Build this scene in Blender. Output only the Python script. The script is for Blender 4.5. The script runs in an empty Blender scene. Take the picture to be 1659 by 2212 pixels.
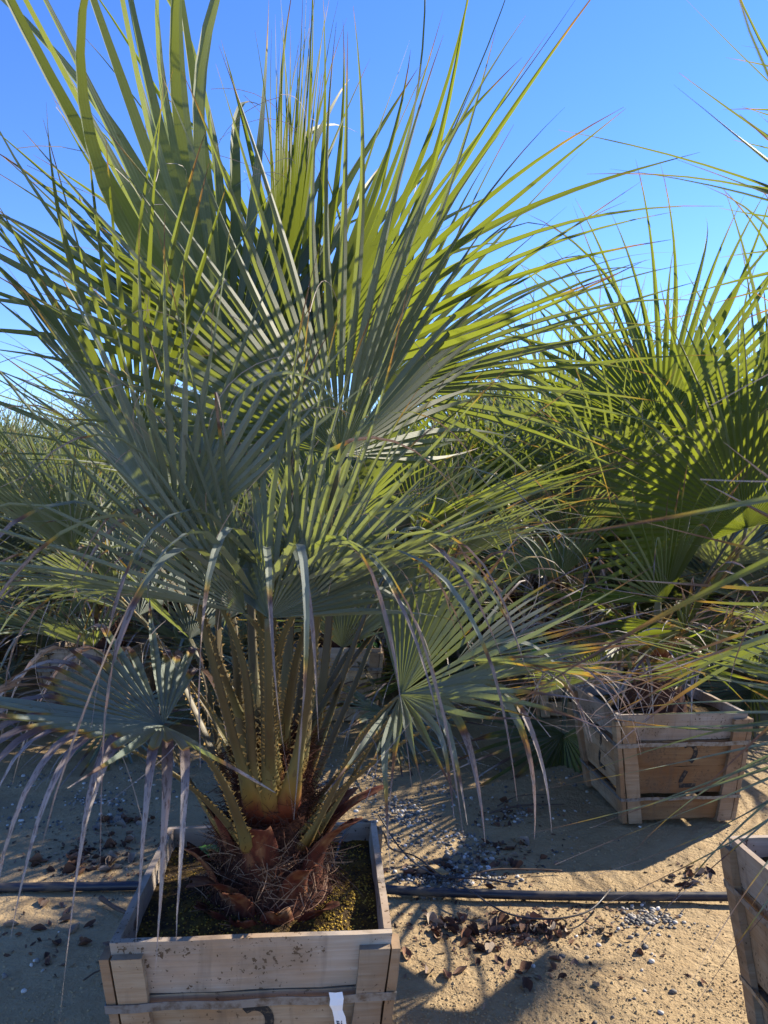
import bpy, math, random
from mathutils import Vector, Matrix, noise
R = math.radians
PI = math.pi
C = bpy.context.scene.collection
S = bpy.context.scene
V = Vector

# ------------------------------------------------------------------ camera, sky, sun, exposure
CAM_H = 1.434
cam_d = bpy.data.cameras.new('camera')
cam = bpy.data.objects.new('camera', cam_d); C.objects.link(cam)
cam.location = (0, 0, CAM_H)
cam.rotation_euler = (R(89.7), 0, 0)
cam_d.sensor_fit = 'VERTICAL'; cam_d.sensor_height = 36; cam_d.sensor_width = 27
cam_d.lens = 27.03
cam_d.clip_start = 0.02; cam_d.clip_end = 2000
cam_d.dof.use_dof = True; cam_d.dof.focus_distance = 2.1; cam_d.dof.aperture_fstop = 9
S.camera = cam

SUN_AZ = R(58)      # measured from +Y towards +X
SUN_EL = R(33)
w = bpy.data.worlds.new('World'); S.world = w; w.use_nodes = True
nt = w.node_tree; nt.nodes.clear()
wo = nt.nodes.new('ShaderNodeOutputWorld'); bg = nt.nodes.new('ShaderNodeBackground')
sk = nt.nodes.new('ShaderNodeTexSky'); sk.sky_type = 'NISHITA'; sk.sun_disc = False
sk.sun_elevation = SUN_EL; sk.sun_rotation = SUN_AZ
sk.air_density = 1.0; sk.dust_density = 0.0; sk.ozone_density = 3.0; sk.altitude = 900
bg.inputs[1].default_value = 0.128
hs = nt.nodes.new('ShaderNodeHueSaturation'); hs.inputs['Saturation'].default_value = 1.24; hs.inputs['Hue'].default_value = .516
nt.links.new(sk.outputs[0], hs.inputs['Color']); nt.links.new(hs.outputs[0], bg.inputs[0]); nt.links.new(bg.outputs[0], wo.inputs[0])

sd = bpy.data.lights.new('sun', 'SUN'); sd.energy = 5.0; sd.angle = R(0.53); sd.color = (1.0, 0.88, 0.69)
so = bpy.data.objects.new('sun', sd); C.objects.link(so)
sun_dir = V((math.sin(SUN_AZ)*math.cos(SUN_EL), math.cos(SUN_AZ)*math.cos(SUN_EL), math.sin(SUN_EL)))
so.rotation_euler = sun_dir.to_track_quat('Z', 'Y').to_euler()
so.location = (8, 8, 10)

S.view_settings.view_transform = 'Standard'; S.view_settings.look = 'None'
S.view_settings.gamma = 1; S.view_settings.use_curve_mapping = False
S.view_settings.exposure = 1.36
S.render.engine = 'CYCLES'
S.cycles.max_bounces = 8; S.cycles.transparent_max_bounces = 8

# ------------------------------------------------------------------ helpers
def at(x, y, d):
    """point seen at photo position x, y (photo taken as 1659 wide) at distance d along the ground"""
    return V(((x-829.5)/1661*d, d, CAM_H-(y-1097)/1661*d))

def ground(x, y):
    d = CAM_H*1661/(y-1097)
    return V(((x-829.5)/1661*d, d, 0))

def mesh_of(name, verts, faces, mat=None, smooth=False, attr=None):
    me = bpy.data.meshes.new(name)
    me.from_pydata([tuple(v) for v in verts], [], faces)
    if mat:
        for m in (mat if isinstance(mat, (list, tuple)) else [mat]): me.materials.append(m)
    if attr:
        a = me.color_attributes.new('lf', 'FLOAT_COLOR', 'POINT')
        flat = []
        for c in attr: flat.extend(c)
        a.data.foreach_set('color', flat)
    if smooth: me.polygons.foreach_set('use_smooth', [True]*len(me.polygons))
    me.update()
    return me

def link(name, me, parent=None, loc=(0, 0, 0), rot=(0, 0, 0), kind=None):
    o = bpy.data.objects.new(name, me); C.objects.link(o)
    o.location = loc; o.rotation_euler = rot
    if parent: o.parent = parent
    if kind: o['kind'] = kind
    return o

def tag(o, label, cat, group=None):
    o['label'] = label; o['category'] = cat
    if group: o['group'] = group
    return o

def empty(name, loc, rz=0, label=None, cat=None, group=None):
    o = bpy.data.objects.new(name, None); C.objects.link(o)
    o.empty_display_size = .1
    o.location = loc; o.rotation_euler = (0, 0, rz)
    if label: tag(o, label, cat, group)
    return o

class MB:
    def __init__(s): s.v = []; s.f = []; s.a = []
    def add(s, vs, fs, at_=None):
        b = len(s.v); s.v += [V(p) for p in vs]; s.f += [tuple(i+b for i in f) for f in fs]
        if at_ is not None: s.a += at_
    def hexa(s, p):      # 8 corners: bottom ring 0-3, top ring 4-7
        s.add(p, [(3, 2, 1, 0), (4, 5, 6, 7), (0, 1, 5, 4), (1, 2, 6, 5), (2, 3, 7, 6), (3, 0, 4, 7)])
    def box(s, c, d, rot=None):
        x, y, z = d[0]/2, d[1]/2, d[2]/2
        p = [V(q) for q in ((-x, -y, -z), (x, -y, -z), (x, y, -z), (-x, y, -z), (-x, -y, z), (x, -y, z), (x, y, z), (-x, y, z))]
        if rot: p = [rot @ q for q in p]
        s.hexa([q+V(c) for q in p])
    def tube(s, pts, rad, n=8, cap=True):
        pts = [V(p) for p in pts]; rings = []; up = V((0, 0, 1))
        b = len(s.v)
        for i, p in enumerate(pts):
            t = (pts[min(i+1, len(pts)-1)]-pts[max(i-1, 0)]).normalized()
            sd_ = t.cross(up)
            if sd_.length < .05: sd_ = t.cross(V((0, 1, 0)))
            sd_.normalize(); u2 = sd_.cross(t)
            r = rad[i] if isinstance(rad, (list, tuple)) else rad
            for k in range(n):
                a = 2*PI*k/n
                s.v.append(p+sd_*(r*math.cos(a))+u2*(r*math.sin(a)))
        for i in range(len(pts)-1):
            for k in range(n):
                k2 = (k+1) % n
                s.f.append((b+i*n+k, b+i*n+k2, b+(i+1)*n+k2, b+(i+1)*n+k))
        if cap:
            s.f.append(tuple(b+k for k in range(n))[::-1])
            e = b+(len(pts)-1)*n
            s.f.append(tuple(e+k for k in range(n)))
    def mesh(s, name, mat, smooth=False): return mesh_of(name, s.v, s.f, mat, smooth, s.a or None)
    def build(s, name, mat, parent=None, smooth=False, kind=None, **k):
        return link(name, s.mesh(name, mat, smooth), parent, kind=kind, **k)

def smooth_path(pts, n=8):
    pts = [V(p) for p in pts]; out = []
    for i in range(len(pts)-1):
        p0 = pts[max(i-1, 0)]; p1 = pts[i]; p2 = pts[i+1]; p3 = pts[min(i+2, len(pts)-1)]
        for k in range(n):
            t = k/n
            out.append(.5*((2*p1)+(p2-p0)*t+(2*p0-5*p1+4*p2-p3)*t*t+(-p0+3*p1-3*p2+p3)*t**3))
    out.append(pts[-1]); return out

def sstep(a, b, x):
    t = max(0, min(1, (x-a)/(b-a))); return t*t*(3-2*t)

# ------------------------------------------------------------------ materials
class N:
    """small node helper"""
    def __init__(s, name, rough=.8, spec=.3):
        s.m = bpy.data.materials.new(name); s.m.use_nodes = True
        s.t = s.m.node_tree; s.b = s.t.nodes['Principled BSDF']; s.out = s.t.nodes['Material Output']
        s.b.inputs['Roughness'].default_value = rough
        s.b.inputs['Specular IOR Level'].default_value = spec
    def n(s, typ, **k):
        d = s.t.nodes.new('ShaderNode'+typ)
        for a, b in k.items():
            if a.startswith('i_'): s.put(d.inputs[int(a[2:])], b)
            else: setattr(d, a, b)
        return d
    def put(s, inp, v):
        if hasattr(v, 'is_output'): s.t.links.new(v, inp)
        elif isinstance(v, (tuple, list)) and len(v) == 3 and inp.type == 'RGBA': inp.default_value = (*v, 1)
        else: inp.default_value = v
    def math(s, op, a, b=0.0, c=None):
        d = s.n('Math', operation=op); s.put(d.inputs[0], a); s.put(d.inputs[1], b)
        if c is not None: s.put(d.inputs[2], c)
        return d.outputs[0]
    def mix(s, f, a, b, typ='MIX'):
        d = s.n('MixRGB', blend_type=typ); s.put(d.inputs[0], f); s.put(d.inputs[1], a); s.put(d.inputs[2], b)
        return d.outputs[0]
    def ramp(s, f, stops):
        d = s.n('ValToRGB'); s.put(d.inputs[0], f); e = d.color_ramp.elements
        while len(e) < len(stops): e.new(.5)
        for x, (p, c) in zip(e, stops): x.position = p; x.color = (*c, 1) if len(c) == 3 else c
        return d.outputs[0]
    def noise(s, vec, scale, detail=4, rough=.55, dist=0):
        d = s.n('TexNoise'); s.put(d.inputs['Vector'], vec); d.inputs['Scale'].default_value = scale
        d.inputs['Detail'].default_value = detail; d.inputs['Roughness'].default_value = rough
        d.inputs['Distortion'].default_value = dist
        return d.outputs[0]
    def maprange(s, v, a, b, c=0., d=1.):
        k = s.n('MapRange'); s.put(k.inputs[0], v)
        for i, x in enumerate((a, b, c, d)): k.inputs[i+1].default_value = x
        return k.outputs[0]
    def scale(s, vec, sc):
        d = s.n('Mapping'); s.put(d.inputs[0], vec); d.inputs[3].default_value = sc; return d.outputs[0]
    def coord(s, o='Object'): return s.n('TexCoord').outputs[o]
    def bump(s, h, strength=.4, dist=.01):
        d = s.n('Bump'); s.put(d.inputs['Height'], h); d.inputs['Strength'].default_value = strength
        d.inputs['Distance'].default_value = dist; s.t.links.new(d.outputs[0], s.b.inputs['Normal']); return d.outputs[0]
    def col(s, c): s.put(s.b.inputs['Base Color'], c)
    def objrand(s): return s.n('ObjectInfo').outputs['Random']

def m_plain(name, c, rough=.7, spec=.3, var=.25, sc=30):
    k = N(name, rough, spec)
    nz = k.noise(k.coord(), sc)
    k.col(k.mix(nz, tuple(x*(1-var) for x in c), tuple(x*(1+var) for x in c)))
    k.bump(nz, .3, .004)
    return k.m

def m_leaf(name, bluish, far=False, spec=.32, dr=.08):
    k = N(name, .42, spec)
    a = k.n('Attribute', attribute_name='lf'); sp = k.n('SeparateColor'); k.put(sp.inputs[0], a.outputs['Color'])
    t, sr, dry = sp.outputs[0], sp.outputs[1], sp.outputs[2]; across = a.outputs['Alpha']
    rnd = k.objrand()
    obj = k.coord()
    nz = k.noise(obj, 5, 3)
    wax = k.math('ADD', k.math('MULTIPLY', rnd, .55), k.math('MULTIPLY', nz, .5))
    wax = k.math('ADD', wax, bluish-.5)
    wax = k.math('ADD', wax, k.math('MULTIPLY', k.math('SUBTRACT', sr, .5), .3))
    wax = k.maprange(wax, 0, 1)
    green = k.mix(sr, (.034, .047, .015), (.058, .072, .026))
    blue = k.mix(sr, (.112, .140, .128), (.165, .198, .182))
    body = k.mix(wax, green, blue)
    if far: body = k.mix(wax, (.10, .112, .042), (.18, .20, .135))  # distant leaves lighter than near ones, sunlight on them put into the colour
    # parallel veins
    wv = k.math('SINE', k.math('MULTIPLY', across, 46.0))
    vein = k.maprange(wv, -1, 1, .88, 1.08)
    cv = k.n('CombineColor')
    for i in range(3): k.put(cv.inputs[i], vein)
    if not far: body = k.mix(1.0, body, cv.outputs[0], 'MULTIPLY')
    # dirt spots
    cx = k.n('CombineXYZ'); k.put(cx.inputs[0], k.math('MULTIPLY', across, 5)); k.put(cx.inputs[1], k.math('MULTIPLY', t, 46)); k.put(cx.inputs[2], k.math('MULTIPLY', sr, 90))
    spots = k.noise(cx.outputs[0], 1.0, 2, .5)
    blot = k.noise(obj, 22, 3, .6)
    sn = k.maprange(k.math('ADD', spots, k.math('ADD', k.math('MULTIPLY', dry, .12), k.math('MULTIPLY', k.math('SUBTRACT', blot, .5), .3))), .67, .72)
    drycol = k.ramp(k.math('ADD', dry, k.math('MULTIPLY', k.math('SUBTRACT', nz, .5), .12)),
                    [(0.0, (0, 0, 0)), (.18, (.15, .145, .045)), (.36, (.27, .175, .045)), (.50, (.085, .045, .040)),
                     (.66, (.085, .058, .058)), (.85, (.24, .20, .19)), (1.0, (.37, .33, .31))])
    base = k.mix(k.maprange(dry, .02, .22), body, drycol)
    if not far: base = k.mix(k.math('MULTIPLY', sn, .7), base, (.055, .042, .038))
    k.col(base)
    k.put(k.b.inputs['Roughness'], k.maprange(wax, 0, 1, .42+dr, .55+dr))
    k.bump(wv, .12, .0008)
    tr = k.n('BsdfTranslucent')
    tcol = k.mix(wax, (.32, .39, .030), (.25, .29, .06))
    tcol = k.mix(k.maprange(dry, .05, .4), tcol, k.mix(k.maprange(dry, .4, .7), (.50, .30, .04), (.12, .07, .05)))
    k.put(tr.inputs[0], tcol)
    ms = k.n('MixShader'); ms.inputs[0].default_value = .30
    k.t.links.new(k.b.outputs[0], ms.inputs[1]); k.t.links.new(tr.outputs[0], ms.inputs[2])
    k.t.links.new(ms.outputs[0], k.out.inputs[0])
    return k.m

M = {}
M['leaf'] = m_leaf('palm_leaf', .42)
M['leaf_blue'] = m_leaf('palm_leaf_waxy', .95)
M['leaf_green'] = m_leaf('palm_leaf_green', .16)
M['leaf_young'] = m_leaf('palm_leaf_young', -.2, False, .2, .2)
M['leaf_far'] = m_leaf('palm_leaf_distant', .34, True)

def m_stalk():
    k = N('palm_stalk', .5, .35)
    a = k.n('Attribute', attribute_name='lf'); sp = k.n('SeparateColor'); k.put(sp.inputs[0], a.outputs['Color'])
    nz = k.noise(k.scale(k.coord(), (1, 1, .3)), 30, 4)
    c = k.ramp(k.math('ADD', sp.outputs[0], k.math('MULTIPLY', k.math('SUBTRACT', nz, .5), .10)),
               [(0.0, (.055, .012, .009)), (.06, (.11, .028, .014)), (.11, (.18, .115, .03)), (.19, (.12, .108, .045)),
                (.33, (.082, .064, .034)), (1.0, (.078, .076, .042))])
    c = k.mix(k.math('MULTIPLY', k.math('GREATER_THAN', nz, .64), .55), c, (.07, .045, .03))
    k.col(c); k.bump(nz, .2, .003)
    return k.m
M['stalk'] = m_stalk()
M['thorn'] = m_plain('palm_thorn', (.30, .19, .055), .5, .4, .5, 25)
M['fibre'] = m_plain('palm_fibre', (.058, .027, .020), .95, .08, .7, 55)
M['fibre_pale'] = m_plain('palm_fibre_pale', (.20, .13, .09), .9, .1, .5, 40)

def m_sheath():
    k = N('palm_leaf_base', .75, .2)
    o = k.coord(); nz = k.noise(k.scale(o, (14, 14, 5)), 2.2, 5)
    k.col(k.ramp(nz, [(.25, (.03, .012, .010)), (.45, (.085, .022, .014)), (.60, (.15, .07, .036)), (.78, (.28, .18, .10))]))
    k.bump(nz, .5, .01)
    return k.m
M['sheath'] = m_sheath()

def m_wood(name, pale, tan, dirt=.5):
    k = N(name, .85, .15)
    o = k.coord(); rnd = k.objrand()
    ad = k.n('VectorMath', operation='ADD'); k.put(ad.inputs[0], o)
    cx = k.n('CombineXYZ'); k.put(cx.inputs[0], k.math('MULTIPLY', rnd, 37)); k.put(cx.inputs[1], k.math('MULTIPLY', rnd, 11)); k.put(cx.inputs[2], k.math('MULTIPLY', rnd, 23))
    k.put(ad.inputs[1], cx.outputs[0]); p = ad.outputs[0]
    g1 = k.noise(k.scale(p, (1.6, 1.6, 26)), 2.2, 5, .6, .8)
    g2 = k.noise(k.scale(p, (4, 4, 160)), 2, 3, .6)
    big = k.noise(p, 4.0, 3)
    c = k.mix(k.maprange(g1, .3, .7), pale, tan)
    c = k.mix(k.maprange(big, .42, .66, 0, .8), c, tuple(x*y for x, y in zip(tan, (1.0, .82, .66))))
    c = k.mix(k.maprange(g2, .25, .75, .0, .35), c, tuple(x*.55 for x in tan))
    # knots
    vo = k.n('TexVoronoi'); k.put(vo.inputs['Vector'], k.scale(p, (1, 1, 1.6))); vo.inputs['Scale'].default_value = 4.5
    kn = k.maprange(vo.outputs['Distance'], .045, .10, .85, 0)
    c = k.mix(kn, c, (.10, .045, .02))
    # dirt specks and stains
    sp = k.noise(p, 85, 3, .65)
    st = k.noise(p, 9, 4, .6)
    msk = k.math('GREATER_THAN', k.math('ADD', sp, k.math('MULTIPLY', k.math('SUBTRACT', st, .5), .55)), .655)
    c = k.mix(k.math('MULTIPLY', msk, dirt), c, (.07, .045, .028))
    c = k.mix(k.maprange(st, .48, .70, 0, .45), c, (.13, .10, .075))
    vs_ = k.noise(k.scale(p, (30, 30, 1.5)), 1.0, 3, .6)
    c = k.mix(k.maprange(vs_, .56, .72, 0, .4), c, (.10, .08, .065))
    c2 = k.mix(1.0, c, k.ramp(rnd, [(0, (.80, .80, .82)), (1, (1.1, 1.06, 1.0))]), 'MULTIPLY')
    k.col(c2)
    k.bump(k.math('ADD', g1, k.math('MULTIPLY', g2, .5)), .35, .004)
    return k.m
M['wood_grey'] = m_wood('weathered_board', (.43, .405, .385), (.31, .26, .215), .95)
M['wood_tan'] = m_wood('tan_board', (.43, .37, .29), (.29, .205, .13), .75)
M['wood_post'] = m_wood('cleat_wood', (.36, .30, .23), (.26, .18, .115), .8)

def m_strap():
    k = N('steel_strap', .5, .5); k.b.inputs['Metallic'].default_value = .55
    nz = k.noise(k.coord(), 60, 4)
    k.col(k.mix(k.maprange(nz, .45, .7), (.20, .215, .24), (.10, .085, .075))); k.bump(nz, .2, .002)
    return k.m
M['strap'] = m_strap()
def m_paint():
    k = N('black_stencil_paint', .8, .2); o = k.coord(); nz = k.noise(o, 55, 5, .7)
    k.col(k.mix(k.maprange(nz, .52, .66, 0, .75), (.022, .023, .026), (.20, .15, .10))); return k.m
M['paint'] = m_paint()
M['paper'] = m_plain('white_tag_paper', (.75, .76, .80), .6, .3, .05, 30)
M['ink'] = m_plain('tag_ink', (.03, .03, .05), .7, .2, .1)

def m_ground():
    k = N('sandy_clay', .9, .22)
    o = k.coord()
    n1 = k.noise(o, .9, 5, .6); n2 = k.noise(o, 9, 5, .62); n3 = k.noise(o, 70, 4, .65)
    c = k.mix(k.maprange(n1, .35, .65), (.262, .190, .102), (.350, .262, .150))
    c = k.mix(k.maprange(n2, .40, .66, 0, .6), c, (.225, .152, .078))
    c = k.mix(k.maprange(n3, .5, .75, 0, .5), c, (.38, .285, .16))
    c = k.mix(k.maprange(k.noise(o, 2.3, 3), .60, .74, 0, .4), c, (.115, .088, .055))
    k.col(c)
    k.put(k.b.inputs['Roughness'], k.maprange(n1, .35, .7, .68, .95))
    n4 = k.noise(o, 24, 4, .6, .6)
    h = k.math('ADD', k.math('ADD', k.math('MULTIPLY', n2, .9), k.math('MULTIPLY', n4, .55)), k.math('MULTIPLY', n3, .35))
    k.bump(h, .8, .026)
    return k.m
M['ground'] = m_ground()

def m_soil():
    k = N('potting_soil', .95, .1)
    o = k.coord(); n1 = k.noise(o, 12, 5, .65); n2 = k.noise(o, 90, 4, .7)
    c = k.mix(k.maprange(n2, .35, .7), (.022, .016, .011), (.075, .052, .03))
    c = k.mix(k.maprange(n1, .44, .62, 0, .85), c, (.16, .105, .025))
    k.col(c); k.bump(k.math('ADD', n1, n2), .9, .015)
    return k.m
M['soil'] = m_soil()

def m_attr(name, stops, rough=.8, spec=.2, trans=0, tcol=(.3, .2, .05)):
    """colour picked by object random (one thing) or by the stored value of each grain"""
    k = N(name, rough, spec)
    a = k.n('Attribute', attribute_name='lf'); sp = k.n('SeparateColor'); k.put(sp.inputs[0], a.outputs['Color'])
    nz = k.noise(k.coord(), 60, 3)
    k.col(k.ramp(k.math('ADD', sp.outputs[0], k.math('MULTIPLY', k.math('SUBTRACT', nz, .5), .15)), stops))
    k.bump(nz, .3, .003)
    return k.m
def m_rand(name, stops, rough=.8, spec=.2):
    k = N(name, rough, spec)
    nz = k.noise(k.coord(), 45, 4)
    k.col(k.ramp(k.math('ADD', k.objrand(), k.math('MULTIPLY', k.math('SUBTRACT', nz, .5), .5)), stops))
    k.bump(nz, .4, .004)
    return k.m
M['gravel'] = m_attr('gravel', [(0, (.045, .046, .05)), (.35, (.115, .112, .11)), (.6, (.23, .205, .17)), (.8, (.42, .40, .37)), (1, (.62, .60, .57))], .7, .35)
M['clod'] = m_attr('clods', [(0, (.24, .18, .10)), (1, (.38, .30, .18))], .95, .1)
M['moss'] = m_attr('moss', [(0, (.018, .014, .009)), (.3, (.07, .046, .018)), (.55, (.22, .145, .024)), (1, (.50, .36, .07))], .9, .15)
M['litter'] = m_rand('dry_leaf', [(0, (.05, .03, .026)), (.35, (.13, .065, .04)), (.6, (.22, .12, .075)), (.8, (.15, .11, .095)), (1, (.33, .27, .21))], .8, .2)
M['twig'] = m_plain('twig_bark', (.085, .062, .052), .85, .15, .5, 60)
def m_pipe():
    k = N('black_pipe', .45, .45); o = k.coord(); nz = k.noise(k.scale(o, (1, 3, 3)), 9, 5, .65)
    k.col(k.mix(k.maprange(nz, .48, .72, 0, .7), (.014, .018, .032), (.17, .135, .095))); k.put(k.b.inputs['Roughness'], k.maprange(nz, .45, .65, .38, .85)); return k.m
M['pipe'] = m_pipe()
M['chip'] = m_wood('wood_chip', (.42, .33, .19), (.34, .24, .12), .3)
M['weed'] = m_plain('weed_leaf', (.06, .16, .025), .5, .3, .3, 20)
M['bark'] = m_plain('tree_bark', (.12, .095, .075), .9, .1, .4, 12)

def m_crown(name, a, b):
    k = N(name, .6, .2)
    at_ = k.n('Attribute', attribute_name='lf'); sp = k.n('SeparateColor'); k.put(sp.inputs[0], at_.outputs['Color'])
    c = k.mix(sp.outputs[0], a, b); k.col(c)
    tr = k.n('BsdfTranslucent'); k.put(tr.inputs[0], k.mix(.5, c, (.2, .26, .05)))
    ms = k.n('MixShader'); ms.inputs[0].default_value = .3
    k.t.links.new(k.b.outputs[0], ms.inputs[1]); k.t.links.new(tr.outputs[0], ms.inputs[2]); k.t.links.new(ms.outputs[0], k.out.inputs[0])
    return k.m
M['crown'] = m_crown('distant_tree_crown', (.045, .06, .03), (.10, .115, .06))
M['crown_red'] = m_crown('feathery_shrub_crown', (.085, .075, .06), (.13, .125, .10))

# ------------------------------------------------------------------ setting: ground
random.seed(5)
def gz(x, y):
    return .012*noise.noise(V((x*1.1, y*1.1, 0)))+.006*noise.noise(V((x*4, y*4, 3)))+.003*noise.noise(V((x*13, y*13, 7)))-.012
def build_ground():
    vs, fs = [], []
    xs = [-60, -30, -14, -8, -5]+[-3.5+.035*i for i in range(201)]+[5, 8, 14, 30, 60]
    ys = [-20, -6, -1, .6]+[1.3+.035*i for i in range(150)]+[8, 10, 14, 20, 32, 60, 120, 300]
    for y in ys:
        for x in xs: vs.append((x, y, gz(x, y) if abs(x) < 4 and 1 < y < 7 else -.012))
    n = len(xs)
    for j in range(len(ys)-1):
        for i in range(n-1): fs.append((j*n+i, j*n+i+1, (j+1)*n+i+1, (j+1)*n+i))
    o = link('ground', mesh_of('ground', vs, fs, M['ground'], True), kind='structure')
    o['label'] = 'damp tan clay ground of the nursery yard'
build_ground()

# ------------------------------------------------------------------ crate
CH, HW, INS, TH = .507, .302, .060, .017
def hw(z): return HW-INS*(CH-z)/CH
def jig(a): return random.uniform(-a, a)

def board_mesh(z0, z1, side, seed, inset=0.0):
    """board of the face that looks along -Y; its outer surface leans with the taper"""
    random.seed(seed)
    mb = MB(); n = 8
    cut = TH+.0015 if side else 0
    top = [z1+jig(.0025) for _ in range(n+1)]; bot = [z0+jig(.0025) for _ in range(n+1)]
    if z1 >= CH-.001: top = [CH+jig(.0015) for _ in range(n+1)]
    def P(fx, z, d): return V((fx*(hw(z)-cut), -hw(z)+d+inset, z))
    vs = []
    for i in range(n+1):
        fx = -1+2*i/n
        for z, d in ((bot[i], 0), (top[i], 0), (top[i], TH), (bot[i], TH)): vs.append(P(fx, z, d))
    fs = []
    for i in range(n):
        a, b = i*4, i*4+4
        fs += [(a, b, b+1, a+1), (a+1, b+1, b+2, a+2), (a+2, b+2, b+3, a+3), (a+3, b+3, b, a)]
    fs += [(0, 1, 2, 3), (n*4+3, n*4+2, n*4+1, n*4)]
    return vs, fs

def cleat_mesh(sx, w, th, ztop, seed, edge):
    """outer upright beside the corner; edge = distance of its outer side from the corner line"""
    random.seed(seed); mb = MB(); n = 7; vs = []; 
    for i in range(n+1):
        z = ztop*(i/n)+.004
        j1, j2 = jig(.004), jig(.003)
        h = hw(z)
        xo = sx*(h+edge+j1*.6); xi = sx*(h+edge-w+j2)
        yo = -h-th-.001+jig(.002); yi = -h-.001
        vs += [V((xo, yo, z)), V((xi, yo, z)), V((xi, yi, z)), V((xo, yi, z))]
    fs = []
    for i in range(n):
        a, b = i*4, i*4+4
        for k in range(4):
            k2 = (k+1) % 4; fs.append((a+k, a+k2, b+k2, b+k))
    fs += [(3, 2, 1, 0), (n*4, n*4+1, n*4+2, n*4+3)]
    if sx < 0: fs = [f[::-1] for f in fs]
    return vs, fs

ROWS = [(.387, .507, 'wood_grey'), (.262, .3835, 'wood_tan'), (.137, .2605, 'wood_tan'), (.012, .108, 'wood_tan')]
BOARD = {}
for r_, (z0, z1, mt) in enumerate(ROWS):
    for sd_ in (0, 1):
        for var in (0, 1):
            BOARD[r_, sd_, var] = mesh_of('board', *board_mesh(z0, z1, sd_, 10*r_+3*sd_+var), M[mt])
CLEAT = {}
for sd_ in (0, 1):
    for sx in (-1, 1):
        CLEAT[sd_, sx] = mesh_of('cleat', *cleat_mesh(sx, .062 if not sd_ else .055, .02, .478, 40+sd_*2+sx, -.004 if not sd_ else .019), M['wood_post'])
def band_mesh(z, h, off):
    mb = MB()
    a0, a1 = hw(z)+off, hw(z+h)+off
    for k in range(4):
        m = Matrix.Rotation(k*PI/2, 3, 'Z')
        n = 10
        for i in range(n):
            f0, f1 = -1+2*i/n, -1+2*(i+1)/n
            d0, d1 = .0025*math.sin(f0*9+k), .0025*math.sin(f1*9+k)
            p = [V((f0*a0, -a0, z+d0)), V((f1*a0, -a0, z+d1)), V((f1*a1, -a1, z+h+d1)), V((f0*a1, -a1, z+h+d0))]
            q = [V((x.x, x.y+.0018, x.z)) for x in p]
            mb.hexa([m @ t for t in (p[0], p[1], q[1], q[0], p[3], p[2], q[2], q[3])])
    return mb.mesh('strap', M['strap'])
STRAP = band_mesh(.362, .019, .0235)
LOWSTRAP = band_mesh(.112, .014, .0235)

def stencil_two(parent, cx, cz, wd, ht, rz=0):
    """a stencilled 2: hooked upper stroke, gap, slanting foot and base"""
    def pt(x, z): 
        zz = cz+z; return V((cx+x, -hw(zz)-.0022, zz))
    def strip(mb, cl, th):
        L = []
        for i, (x, z) in enumerate(cl):
            x0, z0 = cl[max(i-1, 0)]; x1, z1 = cl[min(i+1, len(cl)-1)]
            l = math.hypot(x1-x0, z1-z0); nx, nz = -(z1-z0)/l, (x1-x0)/l
            t = th[i] if isinstance(th, list) else th
            L.append((pt(x+nx*t/2, z+nz*t/2), pt(x-nx*t/2, z-nz*t/2)))
        for (a, b), (c, d) in zip(L, L[1:]): 
            o = V((0, .0016, 0)); mb.hexa([a, b, d, c, a+o, b+o, d+o, c+o])
    r = wd*.42; zc = ht/2-r
    cl = [(r*math.cos(R(a))-.002, zc+r*1.1*math.sin(R(a))) for a in range(135, -31, -15)]
    cl += [(r*.62, zc-r*.95), (r*.25, zc-r*1.45)]
    up = MB(); strip(up, cl, [wd*.2]+[wd*.26]*(len(cl)-2)+[wd*.24])
    lo = MB(); strip(lo, [(-wd*.10, -ht*.10), (-wd*.40, -ht*.33), (-wd*.42, -ht*.38)], wd*.24)
    strip(lo, [(-wd*.48, -ht*.45), (wd*.5, -ht*.45)], ht*.10)
    for m_ in (up, lo): m_.build('stencil_stroke', M['paint'], parent, rot=(0, 0, rz))

def make_crate(loc, rz, label, group='wooden palm crates', far=False, src=None):
    c = empty('wooden_crate', loc, rz, label, 'crate', group)
    for k in range(4):
        sd_ = k % 2
        for r_ in range(4):
            o = link('board', BOARD[r_, sd_, (k//2+r_) % 2], c, rot=(0, 0, k*PI/2))
        for sx in (-1, 1): link('cleat', CLEAT[sd_, sx], c, rot=(0, 0, k*PI/2))
    link('strap', STRAP, c)
    if not far: link('strap', LOWSTRAP, c)
    return c

def soil_mesh(seed, half=.28):
    random.seed(seed); n = 26; vs, fs = [], []
    for j in range(n+1):
        for i in range(n+1):
            x, y = -half+2*half*i/n, -half+2*half*j/n
            r = math.hypot(x, y)
            z = CH-.052+.03*math.exp(-(r/.16)**2)+.012*noise.noise(V((x*9+seed, y*9, 0)))+.006*noise.noise(V((x*30, y*30, seed)))
            vs.append((x, y, z))
    for j in range(n):
        for i in range(n): fs.append((j*(n+1)+i, j*(n+1)+i+1, (j+1)*(n+1)+i+1, (j+1)*(n+1)+i))
    return mesh_of('potting_soil', vs, fs, M['soil'], True)
SOIL = soil_mesh(1)
def add_soil(loc, rz):
    o = link('potting_soil', SOIL, None, loc, (0, 0, rz), 'stuff'); return o

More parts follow.
